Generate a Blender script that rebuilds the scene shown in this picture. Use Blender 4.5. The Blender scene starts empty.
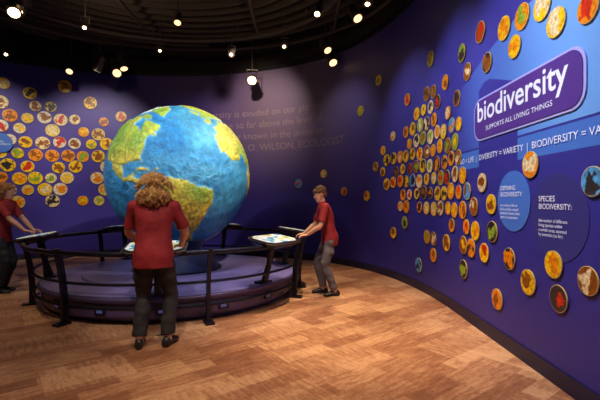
import bpy, bmesh, math, random
import numpy as np
from mathutils import Vector, Matrix, noise
from mathutils.bvhtree import BVHTree
random.seed(7)
scene = bpy.context.scene
try:
    scene.view_settings.view_transform = 'Standard'
except Exception: pass
PI = math.pi

# ------------------------------------------------------------------ materials
def newmat(name):
    m = bpy.data.materials.new(name); m.use_nodes = True
    nt = m.node_tree; b = nt.nodes['Principled BSDF']
    return m, nt, b
def pmat(name, col, rough=0.6, metal=0.0, emit=None, estr=0.0, bump=0.0, bscale=60, vary=0.0, vscale=8, spec=0.5):
    m, nt, b = newmat(name)
    b.inputs['Base Color'].default_value = (*col, 1)
    b.inputs['Roughness'].default_value = rough
    b.inputs['Metallic'].default_value = metal
    b.inputs['Specular IOR Level'].default_value = spec
    if emit:
        b.inputs['Emission Color'].default_value = (*emit, 1)
        b.inputs['Emission Strength'].default_value = estr
    tc = nt.nodes.new('ShaderNodeTexCoord')
    if vary > 0:
        n = nt.nodes.new('ShaderNodeTexNoise'); n.inputs['Scale'].default_value = vscale
        n.inputs['Detail'].default_value = 4
        nt.links.new(tc.outputs['Object'], n.inputs['Vector'])
        r = nt.nodes.new('ShaderNodeValToRGB')
        r.color_ramp.elements[0].position = 0.3; r.color_ramp.elements[1].position = 0.7
        r.color_ramp.elements[0].color = (*[c*(1-vary) for c in col], 1)
        r.color_ramp.elements[1].color = (*[min(1, c*(1+vary)) for c in col], 1)
        nt.links.new(n.outputs['Fac'], r.inputs['Fac'])
        nt.links.new(r.outputs['Color'], b.inputs['Base Color'])
    if bump > 0:
        n2 = nt.nodes.new('ShaderNodeTexNoise'); n2.inputs['Scale'].default_value = bscale
        nt.links.new(tc.outputs['Object'], n2.inputs['Vector'])
        bp = nt.nodes.new('ShaderNodeBump'); bp.inputs['Strength'].default_value = bump
        bp.inputs['Distance'].default_value = 0.02
        nt.links.new(n2.outputs['Fac'], bp.inputs['Height'])
        nt.links.new(bp.outputs['Normal'], b.inputs['Normal'])
    return m

M_black = pmat('black_metal', (0.012, 0.012, 0.016), 0.4, 0.3)
M_can = pmat('lamp_housing', (0.09, 0.075, 0.065), 0.4, 0.5)
M_rail = pmat('rail_metal', (0.022, 0.022, 0.04), 0.35, 0.6)
M_silver = pmat('brushed_silver', (0.5, 0.5, 0.52), 0.3, 0.8)
M_ceil = pmat('ceiling_black', (0.012, 0.009, 0.008), 0.9)
M_joist = pmat('joist_dark', (0.07, 0.053, 0.044), 0.7)
M_lens = pmat('lamp_lens', (1, 0.8, 0.5), 0.3, emit=(1.0, 0.68, 0.32), estr=14)
M_lens_dim = pmat('lamp_lens_dim', (1, 0.8, 0.5), 0.3, emit=(1.0, 0.60, 0.28), estr=2.2)

# ------------------------------------------------------------------ mesh builder
class MB:
    def __init__(s): s.v = []; s.f = []; s.m = []
    def add(s, verts, faces, mi=0):
        o = len(s.v); s.v += [tuple(p) for p in verts]
        s.f += [tuple(i+o for i in f) for f in faces]; s.m += [mi]*len(faces)
    def rings(s, rings, mi=0, cap=True, closed=False):
        n = len(rings[0]); V = [p for r in rings for p in r]; F = []
        R = len(rings)
        for i in range(R if closed else R-1):
            a = i*n; b = ((i+1) % R)*n
            for j in range(n):
                k = (j+1) % n
                F.append((a+j, a+k, b+k, b+j))
        if cap and not closed:
            F.append(tuple(reversed(range(n)))); F.append(tuple((R-1)*n+j for j in range(n)))
        s.add(V, F, mi)
    def box(s, c, size, mi=0, M=None):
        x, y, z = [d/2 for d in size]; c = Vector(c)
        vs = [Vector((a*x, b*y, d*z)) for a in (-1, 1) for b in (-1, 1) for d in (-1, 1)]
        if M is not None: vs = [M @ p for p in vs]
        vs = [p+c for p in vs]
        s.add(vs, [(0,1,3,2),(4,6,7,5),(0,4,5,1),(2,3,7,6),(0,2,6,4),(1,5,7,3)], mi)
    def tube(s, pts, rad, mi=0, seg=12, cap=True, round_=False, closed=False):
        pts = [Vector(p) for p in pts]
        if not hasattr(rad, '__len__'): rad = [rad]*len(pts)
        rad = list(rad)
        n = len(pts); tans = []
        for i in range(n):
            if closed: t = pts[(i+1) % n]-pts[i-1]
            else: t = pts[min(i+1, n-1)]-pts[max(i-1, 0)]
            tans.append(t.normalized())
        t0 = tans[0]; ref = Vector((0, 0, 1)) if abs(t0.z) < 0.9 else Vector((0, 1, 0))
        u = (ref - t0*ref.dot(t0)).normalized(); rings = []
        for i in range(n):
            t = tans[i]; u = (u - t*u.dot(t)).normalized(); w = t.cross(u)
            if round_ and i == 0:
                for a in (80, 55, 28):
                    rr = rad[0]*math.cos(math.radians(a)); off = -rad[0]*math.sin(math.radians(a))
                    rings.append([pts[0]+t*off+(u*math.cos(2*PI*j/seg)+w*math.sin(2*PI*j/seg))*rr for j in range(seg)])
            rings.append([pts[i]+(u*math.cos(2*PI*j/seg)+w*math.sin(2*PI*j/seg))*rad[i] for j in range(seg)])
            if round_ and i == n-1:
                for a in (28, 55, 80):
                    rr = rad[i]*math.cos(math.radians(a)); off = rad[i]*math.sin(math.radians(a))
                    rings.append([pts[i]+t*off+(u*math.cos(2*PI*j/seg)+w*math.sin(2*PI*j/seg))*rr for j in range(seg)])
        s.rings(rings, mi, cap, closed)
    def ellipsoid(s, c, r, mi=0, M=None, nu=20, nv=12):
        c = Vector(c); rings = []
        for i in range(1, nv):
            th = PI*i/nv
            rg = []
            for j in range(nu):
                p = Vector((r[0]*math.sin(th)*math.cos(2*PI*j/nu), r[1]*math.sin(th)*math.sin(2*PI*j/nu), -r[2]*math.cos(th)))
                p = p+c
                if M is not None: p = M @ p
                rg.append(p)
            rings.append(rg)
        s.rings(rings, mi)
    def revolve(s, prof, c=(0, 0, 0), mi=0, seg=64, cap=True):
        c = Vector(c)
        s.rings([[c+Vector((r*math.cos(2*PI*j/seg), r*math.sin(2*PI*j/seg), z)) for j in range(seg)] for r, z in prof], mi, cap)
    def obj(s, name, mats, smooth=False, parent=None, fixn=True):
        me = bpy.data.meshes.new(name); me.from_pydata(s.v, [], s.f)
        for m in mats: me.materials.append(m)
        me.polygons.foreach_set('material_index', s.m)
        if fixn:
            bm = bmesh.new(); bm.from_mesh(me); bmesh.ops.recalc_face_normals(bm, faces=bm.faces[:]); bm.to_mesh(me); bm.free()
        if smooth: me.polygons.foreach_set('use_smooth', [True]*len(me.polygons))
        me.update()
        ob = bpy.data.objects.new(name, me); scene.collection.objects.link(ob)
        if parent: ob.parent = parent
        return ob
def empty(name, loc=(0, 0, 0)):
    e = bpy.data.objects.new(name, None); scene.collection.objects.link(e); e.location = loc; e.empty_display_size = 0.2
    return e
def smooth_angle(ob, ang=40):
    me = ob.data
    me.polygons.foreach_set('use_smooth', [True]*len(me.polygons))
    try: me.set_sharp_from_angle(angle=math.radians(ang))
    except Exception: pass
def catmull(P, k):
    out = []; n = len(P)
    for i in range(n-1):
        p0 = P[max(i-1, 0)]; p1 = P[i]; p2 = P[i+1]; p3 = P[min(i+2, n-1)]
        for j in range(k):
            t = j/k
            out.append(tuple(0.5*((2*b)+(-a+c)*t+(2*a-5*b+4*c-d)*t*t+(-a+3*b-3*c+d)*t**3) for a, b, c, d in zip(p0, p1, p2, p3)))
    out.append(tuple(P[-1])); return out

# ------------------------------------------------------------------ curved wall
WP = [(1.9,-3),(1.9,0),(1.9,2),(1.9,4),(1.9,5.2),(1.82,6.1),(1.6,7.1),(1.15,8.1),(0.35,9.0),(-0.9,9.7),(-2.6,10.1),
      (-4.4,10.0),(-6.1,9.4),(-7.5,8.2),(-8.3,6.6),(-8.6,4.5),(-8.6,0),(-8.6,-3)]
path = np.array(catmull(WP, 12))
seglen = np.linalg.norm(np.diff(path, axis=0), axis=1)
S = np.concatenate([[0], np.cumsum(seglen)])
i0 = int(np.argmin(np.abs(path[:, 1]) + np.where(path[:, 0] > 0, 0, 100)))
S -= S[i0]
def wxy(s): return np.interp(s, S, path[:, 0]), np.interp(s, S, path[:, 1])
def wframe(s):
    x, y = wxy(s); x2, y2 = wxy(s+0.06); x1, y1 = wxy(s-0.06)
    t = Vector((x2-x1, y2-y1, 0)).normalized()
    return Vector((x, y, 0)), t, Vector((-t.y, t.x, 0))
def wpt(s, z, off=0.0):
    p, t, n = wframe(s); q = p+n*off; q.z = z; return q
WTOP = 4.5
# wall colour: indigo right, deep purple left; warm hazy glow painted mauve-grey behind quote
m, nt, b = newmat('wall_painted_glow')
tc = nt.nodes.new('ShaderNodeTexCoord'); sp = nt.nodes.new('ShaderNodeSeparateXYZ')
nt.links.new(tc.outputs['Object'], sp.inputs[0])
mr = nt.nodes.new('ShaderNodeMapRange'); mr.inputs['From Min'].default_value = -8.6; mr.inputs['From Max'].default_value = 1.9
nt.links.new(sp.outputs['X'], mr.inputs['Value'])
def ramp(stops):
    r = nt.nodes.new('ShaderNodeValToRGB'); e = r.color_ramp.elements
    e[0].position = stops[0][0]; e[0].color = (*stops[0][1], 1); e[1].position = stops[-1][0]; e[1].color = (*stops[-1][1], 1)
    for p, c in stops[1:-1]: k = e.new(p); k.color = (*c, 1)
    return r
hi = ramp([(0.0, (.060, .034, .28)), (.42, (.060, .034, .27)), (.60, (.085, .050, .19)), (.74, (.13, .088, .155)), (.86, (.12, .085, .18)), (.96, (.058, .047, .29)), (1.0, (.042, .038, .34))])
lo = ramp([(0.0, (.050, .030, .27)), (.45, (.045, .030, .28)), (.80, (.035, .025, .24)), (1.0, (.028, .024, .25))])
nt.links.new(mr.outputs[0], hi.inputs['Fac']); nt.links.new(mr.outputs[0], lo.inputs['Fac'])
zr = nt.nodes.new('ShaderNodeMapRange'); zr.inputs['From Min'].default_value = 0.9; zr.inputs['From Max'].default_value = 3.2; zr.interpolation_type = 'SMOOTHSTEP'  # painted glow comes in with height, darker wall colour below
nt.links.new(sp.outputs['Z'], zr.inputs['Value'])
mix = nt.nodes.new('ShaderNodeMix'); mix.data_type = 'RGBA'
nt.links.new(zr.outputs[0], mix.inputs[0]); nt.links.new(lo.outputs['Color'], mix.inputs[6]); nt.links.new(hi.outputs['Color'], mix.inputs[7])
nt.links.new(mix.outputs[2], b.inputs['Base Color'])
b.inputs['Roughness'].default_value = 0.5
M_wall = m
M_base = pmat('baseboard_navy', (0.008, 0.008, 0.04), 0.5)
def wall_strip(name, z0, z1, sA, sB, thick, front, mat):
    mb = MB(); ss = [v for v in S if sA <= v <= sB]; rings = []
    for v in ss:
        rings.append([wpt(v, z0, front), wpt(v, z1, front), wpt(v, z1, -thick), wpt(v, z0, -thick)])
    mb.rings(rings, 0); o = mb.obj(name, [mat]); smooth_angle(o, 30); return o
def snap(v): return S[int(np.argmin(np.abs(S-v)))]
sa, sb_ = snap(7.6), snap(16.2)
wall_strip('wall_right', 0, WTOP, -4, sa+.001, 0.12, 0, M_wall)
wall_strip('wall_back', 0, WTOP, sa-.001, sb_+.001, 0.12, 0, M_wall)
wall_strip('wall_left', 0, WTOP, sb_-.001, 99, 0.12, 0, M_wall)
wall_strip('baseboard_curved', 0, 0.13, -4, 99, -0.002, 0.012, M_base)
wall_strip('trim_1', WTOP, WTOP+0.08, -4, 99, 0.12, 0.04, M_black)
wall_strip('wall_upper', WTOP+0.08, 5.3, -4, 99, 0.12, 0.0, M_ceil)
mb = MB(); mb.box((-3.35, -3.1, 2.65), (10.9, 0.12, 5.3)); mb.obj('wall_rear', [pmat('rear_wall', (0.03, 0.025, 0.08), 0.8)])

# floor carpet planks
m, nt, b = newmat('carpet_planks')
N = nt.nodes.new; L = nt.links.new
tc = N('ShaderNodeTexCoord')
def rotmap(rot, off=0):
    mp = N('ShaderNodeMapping'); mp.inputs['Rotation'].default_value = (0, 0, math.radians(rot)); mp.inputs['Location'].default_value = (off, off*.7, 0)
    L(tc.outputs['Object'], mp.inputs[0]); return mp
def brick(w, h, rot, off):
    mp = rotmap(rot, off)
    br = N('ShaderNodeTexBrick'); br.inputs['Scale'].default_value = 1.0
    br.inputs['Brick Width'].default_value = w; br.inputs['Row Height'].default_value = h
    br.inputs['Mortar Size'].default_value = 0.0; br.offset = 0.41
    br.inputs['Color1'].default_value = (0, 0, 0, 1); br.inputs['Color2'].default_value = (1, 1, 1, 1)
    L(mp.outputs[0], br.inputs['Vector']); return br, mp
b1, mpA = brick(0.50, 0.16, -38, 0)
b2, _ = brick(0.62, 0.50, -38, .3)
def streak(mp, sx, sy):
    mp2 = N('ShaderNodeMapping'); mp2.inputs['Scale'].default_value = (sx, sy, 1)
    L(mp.outputs[0], mp2.inputs[0])
    st = N('ShaderNodeTexNoise'); st.inputs['Scale'].default_value = 1.0; st.inputs['Detail'].default_value = 5; st.inputs['Roughness'].default_value = .65
    L(mp2.outputs[0], st.inputs['Vector']); return st
s1 = streak(mpA, 6, 30); s1b = streak(mpA, 30, 6); s2 = streak(mpA, 34, 34); s3 = streak(mpA, 1.2, 1.2)
sel = N('ShaderNodeMath'); sel.operation = 'GREATER_THAN'; sel.inputs[1].default_value = .5; L(b2.outputs['Color'], sel.inputs[0])
smx = N('ShaderNodeMix'); smx.data_type = 'FLOAT'; L(sel.outputs[0], smx.inputs[0]); L(s1.outputs['Fac'], smx.inputs[2]); L(s1b.outputs['Fac'], smx.inputs[3])
def madd(a, f, c=None, k=0.0):
    x = N('ShaderNodeMath'); x.operation = 'MULTIPLY_ADD'; x.inputs[1].default_value = f; x.inputs[2].default_value = k
    L(a, x.inputs[0])
    if c is not None: L(c, x.inputs[2])
    return x.outputs[0]
v = madd(b1.outputs['Color'], .24, None, -.34); v = madd(b2.outputs['Color'], .20, v); v = madd(smx.outputs[0], .70, v); v = madd(s2.outputs['Fac'], .32, v); v = madd(s3.outputs['Fac'], .35, v)
r = ramp([(0.25, (0.19, 0.068, 0.034)), (.50, (0.38, 0.175, 0.088)), (.75, (0.68, 0.40, 0.22))])
L(v, r.inputs['Fac']); L(r.outputs['Color'], b.inputs['Base Color'])
b.inputs['Roughness'].default_value = 0.5; b.inputs['Specular IOR Level'].default_value = 0.4
fn = N('ShaderNodeTexNoise'); fn.inputs['Scale'].default_value = 180
L(tc.outputs['Object'], fn.inputs['Vector'])
bp = N('ShaderNodeBump'); bp.inputs['Strength'].default_value = 0.3; bp.inputs['Distance'].default_value = 0.008
L(fn.outputs['Fac'], bp.inputs['Height']); L(bp.outputs['Normal'], b.inputs['Normal'])
mb = MB(); mb.box((-3.35, 3.6, -0.05), (11.2, 13.6, 0.1)); mb.obj('floor', [m])
mb = MB(); mb.box((-3.35, 3.6, 5.35), (11.2, 13.6, 0.1)); mb.obj('ceiling', [M_ceil])

# ceiling slats swept in arcs around the globe, and tracks
mb = MB()
for i in range(22):
    R = 1.2+i*0.27
    pts = [(-2.2+R*math.cos(a), 5.2+R*math.sin(a)) for a in [PI*(-.1+1.2*k/60) for k in range(61)]]
    rg = []
    for x, y in pts:
        if not (-8.2 < x < 1.6 and math.hypot(x+3.2, (y-3.2)*.93) < 6.1): 
            if len(rg) > 1: mb.rings(rg, 0)
            rg = []; continue
        dx, dy = (x+2.2)/R, (y-5.2)/R
        rg.append([(x-dx*.02, y-dy*.02, 5.06), (x+dx*.02, y+dy*.02, 5.06), (x+dx*.02, y+dy*.02, 5.24), (x-dx*.02, y-dy*.02, 5.24)])
    if len(rg) > 1: mb.rings(rg, 0)
mb.obj('ceiling_slats', [M_joist])
mb = MB()
for R, z in ((2.6, 4.75), (3.5, 4.85)):
    mb.tube([(-2.2+R*math.cos(a)*1.1, 6.3+R*math.sin(a)*0.85, z) for a in [2*PI*k/80 for k in range(80)]], 0.035, 0, 8, closed=True)
for k in range(10):
    a = 2*PI*k/10
    mb.tube([(-2.2+2.6*math.cos(a)*1.1, 6.3+2.6*math.sin(a)*0.85, 4.75), (-2.2+2.6*math.cos(a)*1.1, 6.3+2.6*math.sin(a)*0.85, 5.3)], 0.012, 0, 6)
for x in (-5.5, -3.2, -0.9, 0.7):
    mb.tube([(x, 2, 4.9), (x, 8.4, 4.9)], 0.03, 0, 8)
mb.obj('lighting_track', [M_joist])

# spotlight fixtures
def fixture(loc, target, bright=True, size=1.0, lens=1.0):
    loc = Vector(loc); d = (Vector(target)-loc).normalized(); mb = MB()
    mb.tube([loc-d*0.13*size, loc-d*0.11*size, loc+d*0.02*size, loc+d*0.11*size], [0.035*size, 0.055*size, 0.06*size, 0.075*size], 0, 16)
    mb.tube([loc+d*0.111*size, loc+d*0.114*size], 0.055*size*lens, 1, 16)
    side = d.cross(Vector((0, 0, 1))).normalized()
    for sg in (-1, 1):
        mb.tube([loc+side*sg*0.07*size, loc+side*sg*0.08*size+Vector((0, 0, 0.14*size))], 0.008, 0, 6)
    mb.tube([loc+side*0.085*size+Vector((0, 0, 0.14*size)), loc-side*0.085*size+Vector((0, 0, 0.14*size))], 0.009, 0, 6)
    mb.tube([loc+Vector((0, 0, 0.14*size)), (loc.x, loc.y, 5.3)], 0.010, 0, 6)
    mb.obj('track_spotlight', [M_can, M_lens if bright else M_lens_dim], fixn=True)
G = Vector((-1.845, 6.12, 1.735))
fx = [((-1.1, 9.2, 4.15), (-0.6, 3, 1.0), True, 1.5, 1.1), ((0.3, 6.5, 4.45), (-1, 3.8, 0), True, .9, .9), ((-4.56, 6.4, 4.45), (-3, 3.5, 0.5), True, 1.5, 1.0),
      ((-4.72, 6.75, 4.62), (-3.5, 4, 1), True, 1.3, .7), ((-4.35, 6.3, 4.62), (-5.4, 8, 2), False, 1.5, 1),
      ((0.64, 8.4, 4.35), (1.7, 6.4, 1.5), False, 1.5, 1), ((0.5, 8.0, 4.45), (1.8, 6.2, 1.5), False, 1.3, 1), ((-4.2, 9.2, 4.35), (-3, 6, 1.8), False, 1.6, 1), ((-4.45, 8.9, 4.4), (-5.9, 9.3, 2), False, 1.5, 1), ((-4.0, 9.0, 4.45), (-3, 8.4, 2), False, 1.4, 1),
      ((-3.76, 7.0, 4.45), (-3.2, 5, 1), True, 0.9, .65), ((-2.8, 8.0, 4.4), (-2.2, 6, 2), True, 0.8, .55), ((-1.4, 8.2, 4.4), (-1.2, 5, 1), True, 0.9, .6),
      ((-0.3, 7.8, 4.4), (-0.6, 4, 1), True, 0.9, .55), ((-6.0, 8.2, 4.4), (-5, 5, 1), True, 0.9, .6), ((-5.1, 8.9, 4.3), (-4.5, 6, 1), False, 1.2, 1),
      ((1.05, 6.2, 4.5), (0.6, 4.6, 0), True, 1.1, .6), ((0.9, 6.6, 4.45), (1.9, 5.0, 1.8), False, 1.3, 1), ((-2.1, 6.9, 4.5), (-2.0, 5.5, 2), False, 1.0, 1)]
for f_ in fx: fixture(*f_)

# ------------------------------------------------------------------ wall graphics
def wall_text(txt, sR, z, size, mat, name, align='LEFT', sx=1.0, off=0.012, parent=None, shear=0, bold=0.0, space=1.0):
    cu = bpy.data.curves.new(name, 'FONT'); cu.body = txt; cu.size = size; cu.align_x = align; cu.shear = shear
    cu.offset = bold; cu.extrude = 0.0; cu.resolution_u = 4; cu.space_line = space
    ob = bpy.data.objects.new(name+'_tmp', cu); scene.collection.objects.link(ob)
    dg = bpy.context.evaluated_depsgraph_get(); me = bpy.data.meshes.new_from_object(ob.evaluated_get(dg))
    bpy.data.objects.remove(ob)
    for v in me.vertices:
        q = wpt(sR - v.co.x*sx, z+v.co.y, off); v.co = q
    me.materials.clear(); me.materials.append(mat); me.update()
    o = bpy.data.objects.new(name, me); scene.collection.objects.link(o)
    if parent: o.parent = parent
    return o
def wall_shape(outline, off, thick, mat, name, parent=None):
    mb = MB(); n = len(outline)
    front = [wpt(s_, z_, off+thick) for s_, z_ in outline]; back = [wpt(s_, z_, off) for s_, z_ in outline]
    F = [tuple(range(n)), tuple(reversed(range(n, 2*n)))]+[(i, (i+1) % n, n+(i+1) % n, n+i) for i in range(n)]
    mb.add(front+back, F); return mb.obj(name, [mat], parent=parent)
M_white = pmat('print_white', (0.75, 0.78, 0.9), 0.6, emit=(0.7, 0.75, 1), estr=0.12)
M_quote = pmat('print_quote', (0.26, 0.19, 0.235), 0.6)
M_logo = pmat('logo_purple', (0.085, 0.030, 0.26), 0.5)
M_logoe = pmat('logo_edge', (0.42, 0.42, 0.85), 0.5)
M_circA = pmat('circle_blue', (0.055, 0.17, 0.58), 0.55)
M_circB = pmat('circle_indigo', (0.030, 0.028, 0.20), 0.55)
m, nt, b = newmat('band_blue')
tc = nt.nodes.new('ShaderNodeTexCoord'); sp = nt.nodes.new('ShaderNodeSeparateXYZ'); nt.links.new(tc.outputs['Object'], sp.inputs[0])
mr = nt.nodes.new('ShaderNodeMapRange'); mr.inputs['From Min'].default_value = 1.41; mr.inputs['From Max'].default_value = -.75
nt.links.new(sp.outputs['Y'], mr.inputs['Value'])
r = ramp([(0, (.040, .042, .35)), (.5, (.07, .17, .60)), (1, (.15, .38, .82))])
nt.links.new(mr.outputs[0], r.inputs['Fac']); nt.links.new(r.outputs['Color'], b.inputs['Base Color']); b.inputs['Roughness'].default_value = 0.5
M_band = m
mural = empty('biodiversity_wall_graphic', (1.9, 3.5, 2.0)); 
def keep_parent(o, p): 
    for v in o.data.vertices: v.co -= p.location
    o.parent = p
def gshape(*a, **k):
    o = wall_shape(*a, **k); keep_parent(o, mural); return o
def gtext(*a, **k):
    o = wall_text(*a, **k); keep_parent(o, mural); return o
gshape([(4.9, 1.93), (0.3, 1.93), (0.3, 3.05), (3.4, 3.0), (4.1, 2.85), (4.9, 2.62)], 0.0, 0.004, M_band, 'sky_band')
gshape([(4.9, 1.91), (0.3, 1.91), (0.3, 1.72), (4.9, 1.72)], 0.0, 0.004, M_circA, 'caption_strip')
def rrect(s0, s1, z0, z1, r_):
    out = []
    for cx, cz, a0 in ((s1-r_, z1-r_, 0), (s0+r_, z1-r_, 90), (s0+r_, z0+r_, 180), (s1-r_, z0+r_, 270)):
        for k in range(7):
            a = math.radians(a0+15*k); out.append((cx+r_*math.cos(a), cz+r_*math.sin(a)))
    return out
gshape(rrect(2.64, 4.34, 1.99, 2.43, 0.14), 0.006, 0.006, M_logoe, 'logo_border')
gshape(rrect(2.665, 4.315, 2.01, 2.41, 0.125), 0.008, 0.010, M_logo, 'logo_plate')
gtext('biodiversity', 4.25, 2.19, 0.29, M_white, 'logo_text', sx=1.06, off=0.021, bold=0.004)
gtext('SUPPORTS ALL LIVING THINGS', 4.05, 2.075, 0.062, M_white, 'logo_subtitle', sx=1.25, off=0.021)
gtext('BIO = LIFE  |  DIVERSITY = VARIETY  |  BIODIVERSITY = VARIETY OF LIFE', 4.75, 1.79, 0.080, M_white, 'caption_text', sx=1.10, off=0.008)
def circ(s, z, r_, n=48): return [(s+r_*math.cos(2*PI*k/n), z+r_*math.sin(2*PI*k/n)) for k in range(n)]
gshape(circ(3.56, 1.36, 0.27), 0.002, 0.005, M_circA, 'defining_circle')
gshape(circ(2.95, 1.24, 0.33), 0.001, 0.003, M_circB, 'species_circle')
gtext('DEFINING\nBIODIVERSITY:', 3.77, 1.46, 0.058, M_white, 'defining_title', off=0.012)
gtext('the variety of life on\nEarth and the natural\npatterns it forms, from\ngenes to ecosystems', 3.77, 1.31, 0.036, M_white, 'defining_body', off=0.012)
gtext('SPECIES\nBIODIVERSITY:', 3.17, 1.36, 0.060, M_white, 'species_title', off=0.010)
gtext('the number of different\nliving species within\na certain area, counted\nby scientists (so far)', 3.17, 1.20, 0.036, M_white, 'species_body', off=0.010)
q = wall_text('"Biodiversity is exuded on our planet\nin abundance so far above the level of\nany single thing known in the universe\n                   - E. O. WILSON, ECOLOGIST', 12.95, 3.42, 0.235, M_quote, 'wall_quote_text', sx=1.03, off=0.01, space=1.2)

# photo discs
def disc_mat():
    m, nt, b = newmat('disc_pictures')
    N = nt.nodes.new; L = nt.links.new
    c1 = N('ShaderNodeAttribute'); c1.attribute_name = 'c1'; c2 = N('ShaderNodeAttribute'); c2.attribute_name = 'c2'
    uv = N('ShaderNodeAttribute'); uv.attribute_name = 'duv'
    ln = N('ShaderNodeVectorMath'); ln.operation = 'LENGTH'; L(uv.outputs['Vector'], ln.inputs[0])
    tc = N('ShaderNodeTexCoord')
    n1 = N('ShaderNodeTexNoise'); n1.inputs['Scale'].default_value = 11; n1.inputs['Detail'].default_value = 3
    L(tc.outputs['Object'], n1.inputs['Vector'])
    a = N('ShaderNodeMath'); a.operation = 'MULTIPLY_ADD'; a.inputs[1].default_value = 3.4; L(n1.outputs['Fac'], a.inputs[0]); L(ln.outputs['Value'], a.inputs[2])
    r = N('ShaderNodeMapRange'); r.inputs['From Min'].default_value = 2.34; r.inputs['From Max'].default_value = 2.20
    L(a.outputs[0], r.inputs['Value'])
    mix = N('ShaderNodeMix'); mix.data_type = 'RGBA'
    L(r.outputs[0], mix.inputs[0]); L(c1.outputs['Color'], mix.inputs[6]); L(c2.outputs['Color'], mix.inputs[7])
    n2 = N('ShaderNodeTexNoise'); n2.inputs['Scale'].default_value = 32; L(tc.outputs['Object'], n2.inputs['Vector'])
    hs = N('ShaderNodeHueSaturation'); v = N('ShaderNodeMapRange'); v.inputs['From Min'].default_value = .3; v.inputs['From Max'].default_value = .7
    v.inputs['To Min'].default_value = .6; v.inputs['To Max'].default_value = 1.4
    hs.inputs['Saturation'].default_value = 1.1
    L(n2.outputs['Fac'], v.inputs['Value']); L(v.outputs[0], hs.inputs['Value']); L(mix.outputs[2], hs.inputs['Color'])
    L(hs.outputs['Color'], b.inputs['Base Color']); b.inputs['Roughness'].default_value = 0.4
    return m
M_disc = disc_mat(); M_rim = pmat('disc_rim', (0.60, 0.42, 0.16), 0.45)
Y_ = (0.86, 0.52, 0.05); O_ = (0.80, 0.26, 0.03); C_ = (0.76, 0.60, 0.34); B_ = (0.26, 0.09, 0.025); Gn = (0.26, 0.36, 0.05); W_ = (0.7, 0.64, 0.5); Bl = (0.12, 0.35, 0.6); R_ = (0.6, 0.05, 0.03); D_ = (0.03, 0.02, 0.02)
pal1 = [Y_, Y_, Y_, Y_, O_, O_, C_, B_, Gn, Bl, D_]; pal2 = [B_, B_, D_, O_, R_, C_, Gn, Y_]
palL1 = [Y_, Y_, (0.68, 0.50, 0.16), C_, C_, O_, W_]
def build_discs(name, items, palA):
    mb = MB(); c1 = []; c2 = []; duv = []
    n = 24
    for it in items:
        s, z, r_ = it[:3]
        a_ = random.choice(palA); b_ = random.choice([c for c in pal2 if c != a_])
        P, T, N_ = wframe(s); c = Vector((P.x, P.y, z)); Zv = Vector((0, 0, 1))
        def ring(rr, off): return [c+N_*off+(T*math.cos(2*PI*k/n)+Zv*math.sin(2*PI*k/n))*rr for k in range(n)]
        V = ring(r_, 0.008)+ring(r_, 0.017)+ring(r_*0.955, 0.018)+ring(r_*0.5, 0.018)+[c+N_*0.018]
        F = []; mi = []
        for lv, mt in ((0, 1), (1, 1), (2, 0)):
            for k in range(n):
                k2 = (k+1) % n; F.append((lv*n+k, lv*n+k2, (lv+1)*n+k2, (lv+1)*n+k)); mi.append(mt)
        for k in range(n): F.append((3*n+k, 3*n+(k+1) % n, 4*n)); mi.append(0)
        mb.add(V, F, 0); mb.m[-len(F):] = mi
        for lv, rr in ((0, 1), (1, 1), (2, .955), (3, .5)):
            duv += [(rr*math.cos(2*PI*k/n), rr*math.sin(2*PI*k/n), 0) for k in range(n)]
        duv.append((0, 0, 0))
        c1 += [(*a_, 1)]*(4*n+1); c2 += [(*b_, 1)]*(4*n+1)
    ob = mb.obj(name, [M_disc, M_rim], fixn=True); me = ob.data
    A = me.color_attributes.new('c1', 'FLOAT_COLOR', 'POINT'); A.data.foreach_set('color', np.array(c1, dtype=np.float32).ravel())
    A = me.color_attributes.new('c2', 'FLOAT_COLOR', 'POINT'); A.data.foreach_set('color', np.array(c2, dtype=np.float32).ravel())
    A = me.attributes.new('duv', 'FLOAT_VECTOR', 'POINT'); A.data.foreach_set('vector', np.array(duv, dtype=np.float32).ravel())
    return ob
exp = [(3.83,.42,.10),(3.31,.69,.106),(2.92,.65,.10),(2.62,.84,.097),(2.98,.89,.103),(3.61,.84,.10),(4.10,.83,.10),(4.63,.57,.11),
       (5.16,.82,.11),(6.1,.38,.11),(4.42,.84,.105),(3.93,1.06,.105),(3.28,1.66,.11),(2.58,1.49,.10),(3.52,2.72,.10),(3.70,2.96,.11),(3.40,2.93,.11),
       (3.12,2.88,.11),(2.95,2.68,.11),(4.19,3.13,.11),(4.68,3.09,.105),(4.52,2.82,.10),(4.04,2.76,.10),(5.7,3.38,.11),(5.2,2.9,.10),(4.83,2.6,.1),
       (2.62,2.63,.1),(7.5,3.6,.10),(8.1,3.15,.10),(6.5,3.0,.10),(7.6,2.0,.09),(7.9,1.45,.10),(7.0,.8,.10),(6.6,1.0,.10),(8.6,1.55,.09),(9.9,1.75,.10),(9.2,1.95,.09),(5.6,.6,.10),
       (4.35,1.30,.10),(4.15,1.55,.10),(3.95,1.33,.10)]
items = list(exp)
row = 0; z = 0.85
while z < 3.0:
    s = 3.95+(0.115 if row % 2 else 0)
    while s < 7.6:
        u = (s-5.5)/1.75; v = (z-1.85-(s-5.5)*0.06)/0.95
        dd = u*u+v*v
        ss_ = s+random.uniform(-.02, .02); zz = z+random.uniform(-.02, .02)
        ok = dd < 0.62 or (dd < 1.25 and random.random() < 0.5)
        if 1.68 < zz < 2.6 and s < 4.75: ok = False
        for e_ in items:
            if math.hypot(e_[0]-ss_, e_[1]-zz) < e_[2]+0.1: ok = False
        if ok: items.append((ss_, zz, random.choice([.085, .095, .10, .105])))
        s += 0.235
    z += 0.205; row += 1
build_discs('photo_discs', items, pal1)
items = [(15.75,4.1,.15),(16.45,3.85,.14),(16.95,4.0,.13),(15.2,3.75,.15),(14.5,3.45,.13),(14.9,3.3,.11)]
row = 0; z = 1.05
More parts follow.
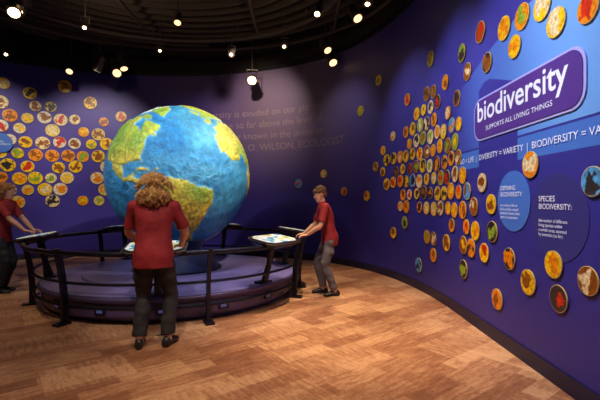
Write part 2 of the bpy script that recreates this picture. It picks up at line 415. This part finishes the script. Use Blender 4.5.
while z < 3.75:
    s = 14.2+(0.165 if row % 2 else 0)
    while s < 18.2:
        u = (s-16.4)/2.3; v = (z-2.5)/1.25; dd = u*u+v*v
        ok = dd < 0.62 or (dd < 1.3 and random.random() < 0.62)
        ss_ = s+random.uniform(-.03, .03); zz = z+random.uniform(-.03, .03)
        if random.random() < 0.05: ok = False
        for e_ in items:
            if math.hypot(e_[0]-ss_, e_[1]-zz) < e_[2]+0.14: ok = False
        if ok: items.append((ss_, zz, random.choice([.12, .135, .145, .15])))
        s += 0.33
    z += 0.28; row += 1
build_discs('photo_discs', items, palL1)
sg = empty('wall_info_sign', tuple(wpt(17.0, 2.5, 0.0)))
o = wall_shape(circ(17.0, 2.65, 0.22), 0.02, 0.02, M_circA, 'plate'); keep_parent(o, sg)
o = wall_text('GENETIC\nBIODIVERSITY', 17.16, 2.66, 0.055, M_white, 'label', off=0.045); keep_parent(o, sg)

# ------------------------------------------------------------------ dais, globe, railing
CX, CY = -1.87, 6.12
M_daistop = pmat('dais_top', (0.20, 0.18, 0.46), 0.4, vary=0.2, vscale=3)
M_daisside = pmat('dais_side', (0.085, 0.055, 0.15), 0.4)
M_glowblue = pmat('step_light', (0.1, 0.12, 0.3), 0.4, emit=(0.15, 0.2, 0.8), estr=0.12)
mb = MB()
mb.revolve([(1.66, 0.0), (1.66, 0.05), (1.74, 0.06), (1.74, 0.235), (1.79, 0.24), (1.80, 0.255), (1.80, 0.285), (1.79, 0.295)], (CX, CY, 0), 1, 96)
mb.revolve([(1.77, 0.292), (1.77, 0.303), (1.30, 0.303), (1.28, 0.33), (0.3, 0.33)], (CX, CY, 0), 0, 96)
for k in range(16):
    a = 2*PI*k/16+0.2; M = Matrix.Rotation(a, 3, 'Z')
    mb.box((CX+1.745*math.cos(a), CY+1.745*math.sin(a), 0.15), (0.02, 0.13, 0.09), 2, M)
    mb.box((CX+1.75*math.cos(a), CY+1.75*math.sin(a), 0.15), (0.02, 0.07, 0.05), 3, M)
o = mb.obj('globe_dais', [M_daistop, M_daisside, M_black, M_glowblue]); smooth_angle(o, 35)
mb = MB()
mb.revolve([(0.62, 0.332), (0.60, 0.36), (0.36, 0.62), (0.42, 0.76), (0.5, 0.83)], (CX, CY, 0), 0, 48)
mb.revolve([(0.66, 0.332), (0.66, 0.35), (0.6, 0.352)], (CX, CY, 0), 1, 48)
gp = mb.obj('pedestal', [pmat('pedestal_navy', (0.02, 0.03, 0.10), 0.35), M_rail]); smooth_angle(gp, 35)

polys = [
 [(-168,66),(-156,71),(-128,70),(-110,68),(-95,72),(-82,68),(-94,60),(-85,56),(-80,52),(-78,58),(-76,62),(-65,59),(-56,52),(-65,47),(-60,46),(-70,43),(-74,40),(-76,35),(-81,31),(-80,25),(-83,29),(-90,30),(-97,27),(-97,20),(-91,18),(-87,21),(-88,16),(-83,14),(-83,9),(-78,8.5),(-80,7),(-86,11),(-95,16),(-105,20),(-110,25),(-115,31),(-120,34),(-124,40),(-124,48),(-133,56),(-148,60),(-158,57),(-165,62)],
 [(-78,8),(-72,12),(-62,10.5),(-52,5),(-50,0),(-44,-3),(-35,-6),(-37,-12),(-39,-18),(-48,-26),(-54,-34),(-58,-38),(-65,-42),(-67,-50),(-70,-54),(-75,-50),(-73,-38),(-71,-28),(-70,-18),(-76,-14),(-81,-5),(-80,1)],
 [(-6,35),(10,37),(20,32),(32,31),(43,12),(51,12),(40,-5),(40,-15),(35,-24),(28,-33),(18,-34),(12,-18),(13,-8),(9,2),(5,5),(-8,4.5),(-13,9),(-17,15),(-16,22),(-10,30)],
 [(-9,37),(-9,43),(-1,44),(-4,48),(5,52),(9,57),(6,60),(12,66),(25,71),(40,67),(60,69),(80,73),(105,77),(140,73),(170,69),(178,65),(160,60),(155,52),(140,54),(135,44),(127,37),(121,30),(110,20),(106,10),(100,14),(98,8),(92,21),(85,20),(78,8),(72,20),(60,25),(56,26),(50,30),(57,18),(45,13),(36,28),(35,36),(27,37),(22,38),(15,43),(16,38),(8,44),(0,39)],
 [(-45,60),(-53,66),(-58,75),(-70,78),(-60,82),(-30,83),(-20,78),(-22,70),(-38,65)],
 [(114,-22),(114,-34),(125,-33),(138,-35),(147,-39),(153,-30),(145,-15),(141,-12),(136,-12),(130,-12),(122,-18)],
 [(-6,50),(1,52),(-3,58),(-6,56)], [(-64,62),(-75,64),(-88,70),(-78,73),(-62,67)], [(-85,22),(-78,23),(-74,20),(-80,21)], [(-73,18),(-69,20),(-68,18)],
 [(-180,-90),(-180,-74),(-120,-74),(-60,-70),(0,-70),(60,-67),(120,-67),(180,-72),(180,-90)]]
NU, NV = 600, 300; GR = 1.045
lon = np.linspace(-180, 180, NU, endpoint=False); lat = np.linspace(-90, 90, NV+1)
LO, LA = np.meshgrid(lon, lat)
def nfield(sc, seed):
    out = np.zeros(LO.shape)
    cl = np.cos(np.radians(LA)); X = cl*np.cos(np.radians(LO)); Yy = cl*np.sin(np.radians(LO)); Z = np.sin(np.radians(LA))
    rng = np.random.RandomState(seed)
    for k in range(28):
        d = rng.normal(size=3); d /= np.linalg.norm(d); f = sc*rng.uniform(.5, 2.4)
        out += np.sin(f*(d[0]*X+d[1]*Yy+d[2]*Z)+rng.uniform(0, 6.28))/28**.5
    return out
LOn = LO+nfield(22, 1)*1.6; LAn = LA+nfield(22, 2)*1.3
land = np.zeros(LO.shape, bool)
for P in polys:
    ins = np.zeros(LO.shape, bool); n = len(P)
    for i in range(n):
        x1, y1 = P[i]; x2, y2 = P[(i+1) % n]
        if y1 == y2: continue
        c = ((y1 > LAn) != (y2 > LAn)) & (LOn < (x2-x1)*(LAn-y1)/(y2-y1)+x1)
        ins ^= c
    land |= ins
lf = land.astype(float); sm = lf.copy()
for _ in range(10):
    sm = (np.roll(sm, 1, 1)+np.roll(sm, -1, 1)+np.vstack([sm[1:], sm[-1:]])+np.vstack([sm[:1], sm[:-1]])+sm)/5
n1 = np.clip(nfield(7, 5)*.5+.5, 0, 1)[..., None]; n2 = np.clip(nfield(30, 6)*.5+.5, 0, 1)[..., None]; n3 = np.clip(nfield(60, 8)*.5+.5, 0, 1)[..., None]
gcol = np.array([0.22, 0.46, 0.06]); ycol = np.array([0.86, 0.68, 0.08])
dry = np.exp(-((np.abs(LA)-22)/14)**2)[..., None]
t = np.clip(0.6*n1+0.5*dry+0.2*n2, 0, 1)
lc = gcol*(1-t)+ycol*t; lc = lc*(0.75+0.40*n3)
oc = np.array([0.015, 0.20, 0.52])*(1-n1*.7)+np.array([0.08, 0.42, 0.66])*n1*.7
oc = oc*(0.82+.34*n2)*(0.90+.2*n3)+np.array([0.10, 0.22, 0.2])*np.clip(sm*2.2, 0, 1)[..., None]
col = np.where(land[..., None], lc, oc)
polar = (LA > 77) | (LA < -68); col = np.where(polar[..., None], np.array([.7, .78, .82]), col)
rr = GR*(1+0.012*sm*(lf)+0.006*n3[..., 0]*lf+0.003*n2[..., 0])
phi0 = math.atan2(-CY, -CX); az = np.radians(LO+54)+phi0
cl = np.cos(np.radians(LA)); V = np.stack([rr*cl*np.cos(az), rr*cl*np.sin(az), rr*np.sin(np.radians(LA))], -1).reshape(-1, 3)
F = []
for j in range(NV):
    for i in range(NU):
        a = j*NU+i; b_ = j*NU+(i+1) % NU; F.append((a, b_, b_+NU, a+NU))
me = bpy.data.meshes.new('earth_sphere'); me.from_pydata(V.tolist(), [], F)
A = me.color_attributes.new('col', 'FLOAT_COLOR', 'POINT')
A.data.foreach_set('color', np.concatenate([col.reshape(-1, 3), np.ones((V.shape[0], 1))], 1).astype(np.float32).ravel())
me.polygons.foreach_set('use_smooth', [True]*len(me.polygons))
m, nt, b = newmat('painted_earth'); at = nt.nodes.new('ShaderNodeAttribute'); at.attribute_name = 'col'
nt.links.new(at.outputs['Color'], b.inputs['Base Color']); b.inputs['Roughness'].default_value = 0.32
tc = nt.nodes.new('ShaderNodeTexCoord'); nn = nt.nodes.new('ShaderNodeTexNoise'); nn.inputs['Scale'].default_value = 10; nn.inputs['Detail'].default_value = 7; nn.inputs['Roughness'].default_value = .64
nt.links.new(tc.outputs['Object'], nn.inputs['Vector']); bp = nt.nodes.new('ShaderNodeBump'); bp.inputs['Strength'].default_value = 0.9; bp.inputs['Distance'].default_value = 0.07
nt.links.new(nn.outputs['Fac'], bp.inputs['Height']); nt.links.new(bp.outputs['Normal'], b.inputs['Normal'])
me.materials.append(m)
glo = empty('earth_globe', tuple(G)); sph = bpy.data.objects.new('sphere', me); scene.collection.objects.link(sph); sph.parent = glo
toC = Vector((-CX, -CY, 0)).normalized(); rgt = toC.cross(Vector((0, 0, 1)))*-1
sph.matrix_local = (Matrix.Rotation(math.radians(20), 4, toC) @ Matrix.Rotation(math.radians(12), 4, rgt))
keep_parent(gp, glo)

# railing
rail = empty('ring_railing', (CX, CY, 0))
mb = MB()
def ringpts(R, z, n=96): return [(R*math.cos(2*PI*k/n), R*math.sin(2*PI*k/n), z) for k in range(n)]
mb.tube(ringpts(1.95, 0.80), 0.028, 0, 10, closed=True)
mb.tube(ringpts(1.85, 0.46), 0.017, 0, 8, closed=True)
mb.tube(ringpts(1.835, 0.20), 0.022, 0, 8, closed=True)
for a in (-152, -113, -63, -15, 5, 47, 100, 150, 188):
    a = math.radians(a); c, s_ = math.cos(a), math.sin(a); Mz = Matrix.Rotation(a, 3, 'Z')
    prof = [(1.86, 0.0), (1.86, 0.25), (1.89, 0.55), (1.95, 0.84)]
    rings = []
    for r_, z_ in catmull(prof, 5):
        rings.append([Mz @ Vector((r_+dx, dy, z_)) for dx, dy in ((-.035, -.018), (.035, -.018), (.035, .018), (-.035, .018))])
    mb.rings(rings, 0)
    mb.box(Mz @ Vector((1.89, 0, 0.012)), (0.16, 0.10, 0.024), 0, Mz)
ro = mb.obj('rails_and_posts', [M_rail], parent=rail); smooth_angle(ro, 40)
def screen_mat():
    m, nt, b = newmat('station_screen'); N = nt.nodes.new; L = nt.links.new
    tc = N('ShaderNodeTexCoord'); n = N('ShaderNodeTexNoise'); n.inputs['Scale'].default_value = 7; n.inputs['Detail'].default_value = 3
    L(tc.outputs['Object'], n.inputs['Vector']); r = N('ShaderNodeValToRGB'); e = r.color_ramp.elements; r.color_ramp.interpolation = 'CONSTANT'
    e[0].position = 0; e[0].color = (0.10, 0.40, 0.6, 1); e[1].position = 0.44; e[1].color = (0.80, 0.88, 0.85, 1)
    k = e.new(0.59); k.color = (0.8, 0.66, 0.2, 1); k = e.new(0.68); k.color = (0.2, 0.45, 0.2, 1)
    L(n.outputs['Fac'], r.inputs['Fac']); L(r.outputs['Color'], b.inputs['Base Color']); L(r.outputs['Color'], b.inputs['Emission Color'])
    b.inputs['Emission Strength'].default_value = 0.35; b.inputs['Roughness'].default_value = 0.2; return m
M_scr = screen_mat()
for a in (-80, -34, 20, 78, 138, 198):
    ar = math.radians(a); st = empty('touchscreen_station', (CX+1.86*math.cos(ar), CY+1.86*math.sin(ar), 0.86))
    st.rotation_euler = (0, 0, ar-PI/2+PI)
    tilt = Matrix.Rotation(math.radians(9), 3, 'X')
    mb = MB()
    def oct_(w, d, c, z): 
        return [tilt @ Vector(p) for p in [(-w, -d+c, z), (-w+c, -d, z), (w-c, -d, z), (w, -d+c, z), (w, d-c, z), (w-c, d, z), (-w+c, d, z), (-w, d-c, z)]]
    mb.rings([oct_(.24, .14, .06, -.07), oct_(.31, .21, .08, -.02), oct_(.32, .22, .08, 0), oct_(.32, .22, .08, .018), oct_(.30, .20, .075, .022)], 0)
    mb.rings([oct_(.285, .185, .07, .020), oct_(.285, .185, .07, .027), oct_(.28, .18, .07, .029)], 1)
    mb.rings([oct_(.325, .225, .082, .002), oct_(.325, .225, .082, .010)], 2)
    mb.tube([(0, 0.03, -.05), (0, 0.08, -.3), (0, 0.16, -.545)], [.05, .035, .045], 0, 12)
    mb.box((0, .18, -.545), (.20, .14, .02), 0)
    mb.obj('console', [M_black, M_scr, M_silver], parent=st)

# ------------------------------------------------------------------ people
def ik(Sh, W, l1, l2, pole):
    Sh = Vector(Sh); W = Vector(W); d = W-Sh; L = min(d.length, (l1+l2)*0.995); dn = d.normalized()
    a = (l1*l1-l2*l2+L*L)/(2*L); h = math.sqrt(max(l1*l1-a*a, 0)); p = Vector(pole); p = (p-dn*p.dot(dn)).normalized()
    return Sh+dn*a+p*h, Sh+dn*L
def person(name, loc, rotz, H, shirt, pants, haircol, hairstyle, wr, feet, lean=0.0, headpitch=0, headyaw=0, handdir=None, curl=20, bulk=1.0, skincol=(0.70, 0.38, 0.25), elbow_pole=None):
    k = H/1.65; mb = MB()
    SK, SH, PA, SO, HA, LI, SOLE = 0, 1, 2, 3, 4, 5, 6
    def sy(z): 
        t = max(0, (z-0.85)/0.5); return lean*t**1.4
    sec = [(.76,.176,.122),(.80,.180,.126),(.88,.180,.128),(.96,.166,.118),(1.05,.154,.108),(1.15,.160,.110),(1.25,.172,.114),(1.315,.172,.102),(1.36,.140,.082),(1.40,.082,.062),(1.415,.06,.052)]
    rings = []
    for z_, a_, b_ in catmull(sec, 4):
        rings.append([Vector((a_*bulk*math.copysign(abs(math.cos(t))**0.85, math.cos(t)), sy(z_)+b_*bulk*math.copysign(abs(math.sin(t))**0.9, math.sin(t)), z_)) for t in [2*PI*j/32 for j in range(32)]])
    mb.rings(rings, SH)
    mb.tube([(0.062*math.cos(t), sy(1.40)+0.056*math.sin(t)+0.004, 1.408-0.012*math.sin(t)) for t in [2*PI*j/20 for j in range(20)]], 0.011, SH, 8, closed=True)
    rings = []
    for z_, a_, b_ in catmull([(.75,.12,.09),(.79,.160,.110),(.86,.165,.113),(.95,.15,.10)], 3):
        rings.append([Vector((a_*bulk*math.cos(t), sy(z_)+b_*bulk*math.sin(t), z_)) for t in [2*PI*j/28 for j in range(28)]])
    mb.rings(rings, PA)
    for sg, (fx_, fy_, frot, fz) in zip((-1, 1), feet):
        hip = Vector((sg*0.085*bulk, 0, .85)); ank = Vector((fx_, fy_, .085+fz))
        kn, ank = ik(hip, ank, .405, .40, (sg*.15, 1, 0))
        pts = catmull([tuple(hip), tuple(hip.lerp(kn, .5)), tuple(kn), tuple(kn.lerp(ank, .4)), tuple(ank.lerp(kn, .05))], 4)
        rad = [r_[0]*bulk for r_ in catmull([(.098,), (.086,), (.068,), (.067,), (.062,)], 4)]
        mb.tube(pts, rad, PA, 20, round_=False)
        mb.tube([ank+Vector((0, 0, .06)), ank+Vector((0, 0, -.03))], .038, SK, 12)
        Mf = Matrix.Rotation(math.radians(frot), 3, 'Z')
        rr = []; 
        for y_, w_, h_, zc in catmull([(-.075,.022,.020,.03),(-.06,.034,.040,.042),(-.02,.037,.052,.052),(.04,.040,.042,.044),(.10,.047,.030,.033),(.15,.042,.024,.027),(.178,.02,.014,.022)], 3):
            rr.append([Mf @ Vector((w_*math.cos(t), y_, zc+h_*math.sin(t)))+Vector((ank.x, ank.y, ank.z-.085)) for t in [2*PI*j/18 for j in range(18)]])
        mb.rings(rr, SO)
    for sg, w_, ex in zip((-1, 1), wr, (0, 1)):
        Sh = Vector((sg*0.172*bulk, sy(1.34), 1.335)); pole = (elbow_pole or ((-.7, -.6, -.5), (.7, -.6, -.5)))[ex]
        E, W = ik(Sh, w_, .285, .245, pole)
        inner = Sh+Vector((-sg*.05, 0, -.005))
        mb.tube(catmull([tuple(inner), tuple(Sh), tuple(Sh.lerp(E, .4)), tuple(Sh.lerp(E, .80))], 4), [r_[0] for r_ in catmull([(.055,), (.060,), (.057,), (.060,)], 4)], SH, 18, round_=False)
        mb.tube(catmull([tuple(Sh.lerp(E, .5)), tuple(E), tuple(E.lerp(W, .35)), tuple(W)], 5), [r_[0] for r_ in catmull([(.042,), (.038,), (.039,), (.025,)], 5)], SK, 16, round_=True)
        d = Vector((handdir or ((0, 1, -.15), (0, 1, -.15)))[ex]).normalized()
        n = Vector((0, 0, -1)) if abs(d.z) < .7 else Vector((-sg, 0, 0)); n = (n-d*n.dot(d)).normalized()
        l = Vector((-sg, 0, 0)) if abs(d.z) < .7 else Vector((0, 1, 0))
        l = (l-d*l.dot(d)); l = (l-n*l.dot(n)).normalized()
        rg = []
        for t_, w2, th in ((-.012, .022, .02), (.01, .028, .018), (.04, .038, .016), (.075, .041, .014), (.09, .036, .011)):
            c = W+d*t_
            rg.append([c+l*w2*math.cos(t)+n*th*math.sin(t) for t in [2*PI*j/16 for j in range(16)]])
        mb.rings(rg, SK)
        for fo, fl, fr in ((-.031, .060, .0072), (-.0105, .076, .0082), (.0105, .082, .0085), (.031, .073, .0082)):
            p = W+d*.08+l*fo; pts = [W+d*.05+l*fo*.8, p]; ang = math.radians(curl*.4); dirn = d+l*fo*3
            dirn.normalize()
            for q_, fr_ in zip((.42, .32, .26), (0, 1, 2)):
                dd = dirn*math.cos(ang)+n*math.sin(ang); p = p+dd*fl*q_; pts.append(p.copy()); ang += math.radians(curl)
            mb.tube(pts, [fr, fr*1.05, fr, fr*.95, fr*.82], SK, 10, round_=True)
        tb = W+d*.02+l*.026; p1 = tb+(d*.6+l*.75+n*.2).normalized()*.04; p2 = p1+(d*.85+l*.4+n*.3).normalized()*.03; p3 = p2+(d*.95+l*.1+n*.35).normalized()*.022
        mb.tube([tb, p1, p2, p3], [.013, .011, .0095, .008], SK, 10, round_=True)
    hc = Vector((0, sy(1.40)+.018+lean*.18, 1.528)); RM = Matrix.Translation(hc) @ Matrix.Rotation(math.radians(headyaw), 4, 'Z') @ Matrix.Rotation(math.radians(-headpitch), 4, 'X')
    mb.tube([(0, sy(1.36), 1.36), (0, sy(1.40)+.004, 1.42), tuple(hc+Vector((0, -.012, -.02)))], [.056, .050, .05], SK, 18)
    rings = []
    hs = [(-.112,.016,.020,.062),(-.104,.034,.036,.052),(-.085,.046,.055,.036),(-.055,.057,.075,.014),(-.02,.066,.086,.002),(.015,.071,.092,-.004),(.05,.070,.092,-.008),(.08,.056,.074,-.012),(.100,.034,.046,-.014),(.109,.012,.016,-.015)]
    for z_, a_, b_, yo in catmull(hs, 3):
        rings.append([RM @ Vector((a_*math.cos(t), yo+b_*math.copysign(abs(math.sin(t))**.92, math.sin(t)), z_)) for t in [2*PI*j/28 for j in range(28)]])
    mb.rings(rings, SK)
    mb.tube([RM @ Vector(p) for p in ((0, .080, .018), (0, .090, -.002), (0, .101, -.020), (0, .088, -.027))], [.007, .008, .012, .010], SK, 10, round_=True)
    for sg in (-1, 1):
        mb.ellipsoid((sg*.072, -.004, -.008), (.010, .019, .031), SK, RM, 12, 10)
        mb.ellipsoid((sg*.030, .078, .026), (.020, .010, .005), HA, RM, 10, 8)
        mb.ellipsoid((sg*.036, .060, -.025), (.020, .020, .018), SK, RM, 12, 8)
    mb.ellipsoid((0, .084, -.051), (.021, .009, .004), LI, RM, 12, 8); mb.ellipsoid((0, .083, -.059), (.017, .009, .005), LI, RM, 12, 8)
    if hairstyle == 'short':
        mb.ellipsoid((0, -.020, .040), (.084, .096, .083), HA, RM, 24, 14)
        mb.ellipsoid((0, -.055, -.005), (.070, .055, .075), HA, RM, 20, 12)
        mb.tube([RM @ Vector(p) for p in ((-.05, .062, .068), (0, .078, .075), (.05, .060, .066))], [.018, .022, .018], HA, 10, round_=True)
        for q_ in range(60):
            th = random.uniform(0, 2*PI); el = random.uniform(.1, 1.5)
            dr = Vector((math.cos(th)*math.cos(el), math.sin(th)*math.cos(el), math.sin(el)))
            p0 = Vector((0, -.022, .038))+Vector((dr.x*.076, dr.y*.088, dr.z*.076)); t_ = Vector((random.uniform(-1, 1), .8, -.5)); t_ = (t_-dr*t_.dot(dr)).normalized()
            mb.tube([RM @ p0, RM @ (p0+dr*.012+t_*.018), RM @ (p0+dr*.010+t_*.042)], [.009, .009, .004], HA, 6, round_=True)
    else:
        mb.ellipsoid((0, -.030, .030), (.092, .098, .090), HA, RM, 24, 14)
        mb.ellipsoid((0, -.065, -.055), (.095, .055, .090), HA, RM, 24, 14)
    bvh = BVHTree.FromPolygons([tuple(p) for p in mb.v], mb.f)
    tmp = mb.obj('tmp_body', [])
    md = tmp.modifiers.new('r', 'REMESH'); md.mode = 'VOXEL'; md.voxel_size = 0.005
    dg = bpy.context.evaluated_depsgraph_get(); me = bpy.data.meshes.new_from_object(tmp.evaluated_get(dg)); bpy.data.objects.remove(tmp)
    bm = bmesh.new(); bm.from_mesh(me)
    for _ in range(2): bmesh.ops.smooth_vert(bm, verts=bm.verts[:], factor=0.5, use_axis_x=True, use_axis_y=True, use_axis_z=True)
    for f in bm.faces:
        c = f.calc_center_median(); h = bvh.find_nearest(c); mi = mb.m[h[2]] if h[2] is not None else 0
        if mi == SO and c.z < 0.018: mi = SOLE
        f.material_index = mi; f.smooth = True
    for v in bm.verts:
        m0 = v.link_faces[0].material_index if v.link_faces else 0
        if m0 == SH: v.co += v.normal*0.014*noise.noise(Vector((v.co.x*9, v.co.y*9, v.co.z*7)))
        if m0 == PA: v.co += v.normal*0.014*noise.noise(Vector((v.co.x*7+5, v.co.y*7, v.co.z*13)))
        if v.co.z < 0.004: v.co.z = 0.004
        v.co *= k
    me2 = bpy.data.meshes.new('body'); bm.to_mesh(me2); bm.free()
    sk = pmat(name+'_skin', skincol, 0.5, vary=.08, vscale=20); sh = pmat(name+'_shirt', shirt, 0.8, bump=.25, bscale=22, vary=.2, vscale=9)
    pa = pmat(name+'_trousers', pants, 0.8, bump=.3, bscale=25, vary=.25, vscale=10); so = pmat(name+'_shoe', (.012, .011, .012), .45)
    ha = pmat(name+'_hair', haircol, .55, bump=.8, bscale=120, vary=.4, vscale=35); li = pmat(name+'_lips', (.45, .14, .11), .5); sl = pmat(name+'_sole', (.05, .045, .04), .7)
    for m_ in (sk, sh, pa, so, ha, li, sl): me2.materials.append(m_)
    root = empty(name, loc); root.rotation_euler = (0, 0, rotz)
    ob = bpy.data.objects.new('body', me2); scene.collection.objects.link(ob); ob.parent = root
    eb = MB()
    for sg in (-1, 1):
        eb.ellipsoid((sg*.030, .0795, .004), (.0135, .0095, .007), 0, RM, 14, 10); eb.ellipsoid((sg*.030, .0865, .004), (.0055, .004, .0055), 1, RM, 10, 8)
    eb.v = [tuple(Vector(p)*k) for p in eb.v]
    eb.obj('eyes', [pmat(name+'_eyewhite', (.7, .68, .65), .3), pmat(name+'_iris', (.03, .02, .015), .2)], True, root)
    if hairstyle != 'short':
        hb = MB(); cnt = 0
        while cnt < 480:
            dr = Vector((random.gauss(0, 1), random.gauss(0, 1), random.gauss(0, 1))).normalized()
            if dr.y > 0.35 and dr.z < 0.55: continue
            c0 = Vector((0, -.035, .015)) if dr.z > -.1 else Vector((0, -.055, -.045))
            wx = .100 if dr.z > .2 else .115
            p0 = c0+Vector((dr.x*wx, dr.y*.098, dr.z*.088)); cnt += 1
            out = (dr+Vector((0, -.1, -.55 if dr.z < .5 else -.3))).normalized()
            u = out.orthogonal().normalized(); w2 = out.cross(u); ln = random.uniform(.045, .085)*(1 if dr.z < .5 else .7); tw = random.choice((-1, 1))*random.uniform(1.3, 2.2); cr = random.uniform(.007, .013); ph = random.uniform(0, 6)
            pts = []
            for q_ in range(14):
                t = q_/13; a_ = ph+tw*2*PI*t
                p = p0+out*ln*t+(u*math.cos(a_)+w2*math.sin(a_))*cr+Vector((0, 0, -.025*t*t)); pts.append((RM @ p)*k)
            hb.tube(pts, [.0058*(1-.5*(q_/13)) for q_ in range(14)], 0, 5)
        hb.obj('curly_hair', [ha], True, root)
    return root

MAROON = (0.27, 0.012, 0.018)
person('woman', (-1.37, 3.74, 0), math.radians(4), 1.62, MAROON, (.020, .018, .022), (.86, .42, .14), 'curly',
       wr=[(-.20, .30, .93), (.19, .30, .93)], feet=[(-.125, -.02, 12, 0), (.13, .02, -14, 0)], lean=.03, headpitch=12, headyaw=8,
       handdir=((.15, 1, -.12), (-.15, 1, -.12)), curl=12, bulk=1.06, elbow_pole=((-.9, -.5, -.4), (.9, -.5, -.4)))
person('boy', (.43, 5.80, 0), math.radians(97), 1.57, MAROON, (.12, .11, .13), (.16, .07, .03), 'short',
       wr=[(-.13, .36, .925), (.13, .37, .925)], feet=[(-.10, -.06, 8, 0), (.11, .08, -8, 0)], lean=.10, headpitch=20, headyaw=6, curl=28, bulk=.95)
person('woman', (-4.46, 5.95, 0), math.radians(-84), 1.62, MAROON, (.02, .02, .028), (.55, .26, .08), 'curly',
       wr=[(-.10, .42, .93), (.12, .42, .93)], feet=[(-.09, -.02, 6, 0), (.09, .03, -6, 0)], lean=.07, headpitch=14, curl=28)

# ------------------------------------------------------------------ lights
def spot(loc, tgt, e, size, col=(1, .85, .65), blend=.8, rad=.06):
    l = bpy.data.lights.new('spot', 'SPOT'); l.energy = e; l.spot_size = math.radians(size); l.spot_blend = blend; l.color = col; l.shadow_soft_size = rad
    o = bpy.data.objects.new('spot_lamp', l); scene.collection.objects.link(o); o.location = loc
    o.rotation_euler = (Vector(tgt)-Vector(loc)).to_track_quat('-Z', 'Y').to_euler(); return o
warm = (1, .70, .42); wht = (1, .90, .76); cool = (.90, .88, 1)
spot((.5, 3.2, 4.4), (-1.7, 6.1, 1.9), 1050, 36, (1, .90, .74), rad=.03)
spot((-3.6, 3.0, 4.4), (-2.0, 6.1, 1.6), 440, 38, (.80, .88, 1))
spot((.2, 7.6, 4.4), (-1.6, 6.1, 2.2), 160, 50, wht)
spot((-1.0, 1.6, 4.4), (-1.37, 3.8, 1.35), 310, 24, wht)
spot((-.6, 3.3, 4.4), (.42, 5.8, 1.1), 250, 26, wht)
spot((-3.2, 3.6, 4.4), (-4.3, 6.0, 1.1), 140, 28, wht)
# floor pools
spot((.5, 4.4, 4.5), (.7, 4.6, 0), 760, 50, warm)
spot((.6, 2.6, 4.5), (.7, 3.2, 0), 320, 58, warm)
spot((.0, 1.6, 4.5), (-.2, 2.7, 0), 310, 55, warm)
spot((.4, 6.9, 4.5), (.5, 6.5, 0), 370, 55, warm)
spot((-2.6, 2.0, 4.5), (-2.2, 3.2, 0), 140, 58, warm)
spot((-4.6, 5.0, 4.5), (-4.3, 4.8, 0), 130, 50, warm)
# dais
spot((-.6, 5.0, 4.5), (-.9, 5.2, .3), 190, 40, (.95, .85, 1))
# wall washers right
for y, e_ in ((.9, 180), (2.3, 310), (3.5, 310), (4.8, 240), (6.2, 130)):
    spot((-.1, y, 4.35), (1.9, y+.15, 2.2), e_, 62, cool, 1.0)
spot((.0, 7.4, 4.4), (1.0, 8.4, 2.4), 60, 75, wht, 1.0)
spot((-1.2, 7.5, 4.45), (-1.0, 9.7, 3.3), 330, 76, (1, .80, .62), 1.0)
spot((-4.4, 7.4, 4.4), (-5.0, 9.8, 2.5), 310, 70, (1, .90, .78), 1.0)
spot((-5.8, 6.8, 4.4), (-6.9, 8.9, 2.4), 280, 70, (1, .90, .78), 1.0)
spot((-2.5, 8.0, 4.4), (-2.6, 10, 2.4), 50, 80, (.6, .5, 1), 1.0)
spot((-3.4, 6.4, 4.55), (-3.0, 7.6, 5.3), 20, 150, warm, 1.0)  # unseen up-light, added so the ceiling and fixtures show
spot((-.6, 6.2, 4.55), (-.6, 7.6, 5.3), 13, 150, warm, 1.0)  # second added up-light, belongs to no fixture
def area(loc, size, e, col, rot=(0, 0, 0)):
    l = bpy.data.lights.new('area', 'AREA'); l.size = size; l.energy = e; l.color = col; o = bpy.data.objects.new('ambient_fill', l); scene.collection.objects.link(o); o.location = loc; o.rotation_euler = rot
area((-2.5, 1.0, 5.0), 5, 25, (.9, .7, .8))  # added ambient fill from above, no such lamp in the hall
w = bpy.data.worlds.new('world'); scene.world = w; w.use_nodes = True
w.node_tree.nodes['Background'].inputs[0].default_value = (.05, .04, .12, 1); w.node_tree.nodes['Background'].inputs[1].default_value = .4

cam = bpy.data.cameras.new('camera'); cam.lens = 24; cam.sensor_width = 36; co = bpy.data.objects.new('camera', cam); scene.collection.objects.link(co)
co.location = (0, 0, 1.37); co.rotation_euler = (math.radians(90), 0, 0); scene.camera = co
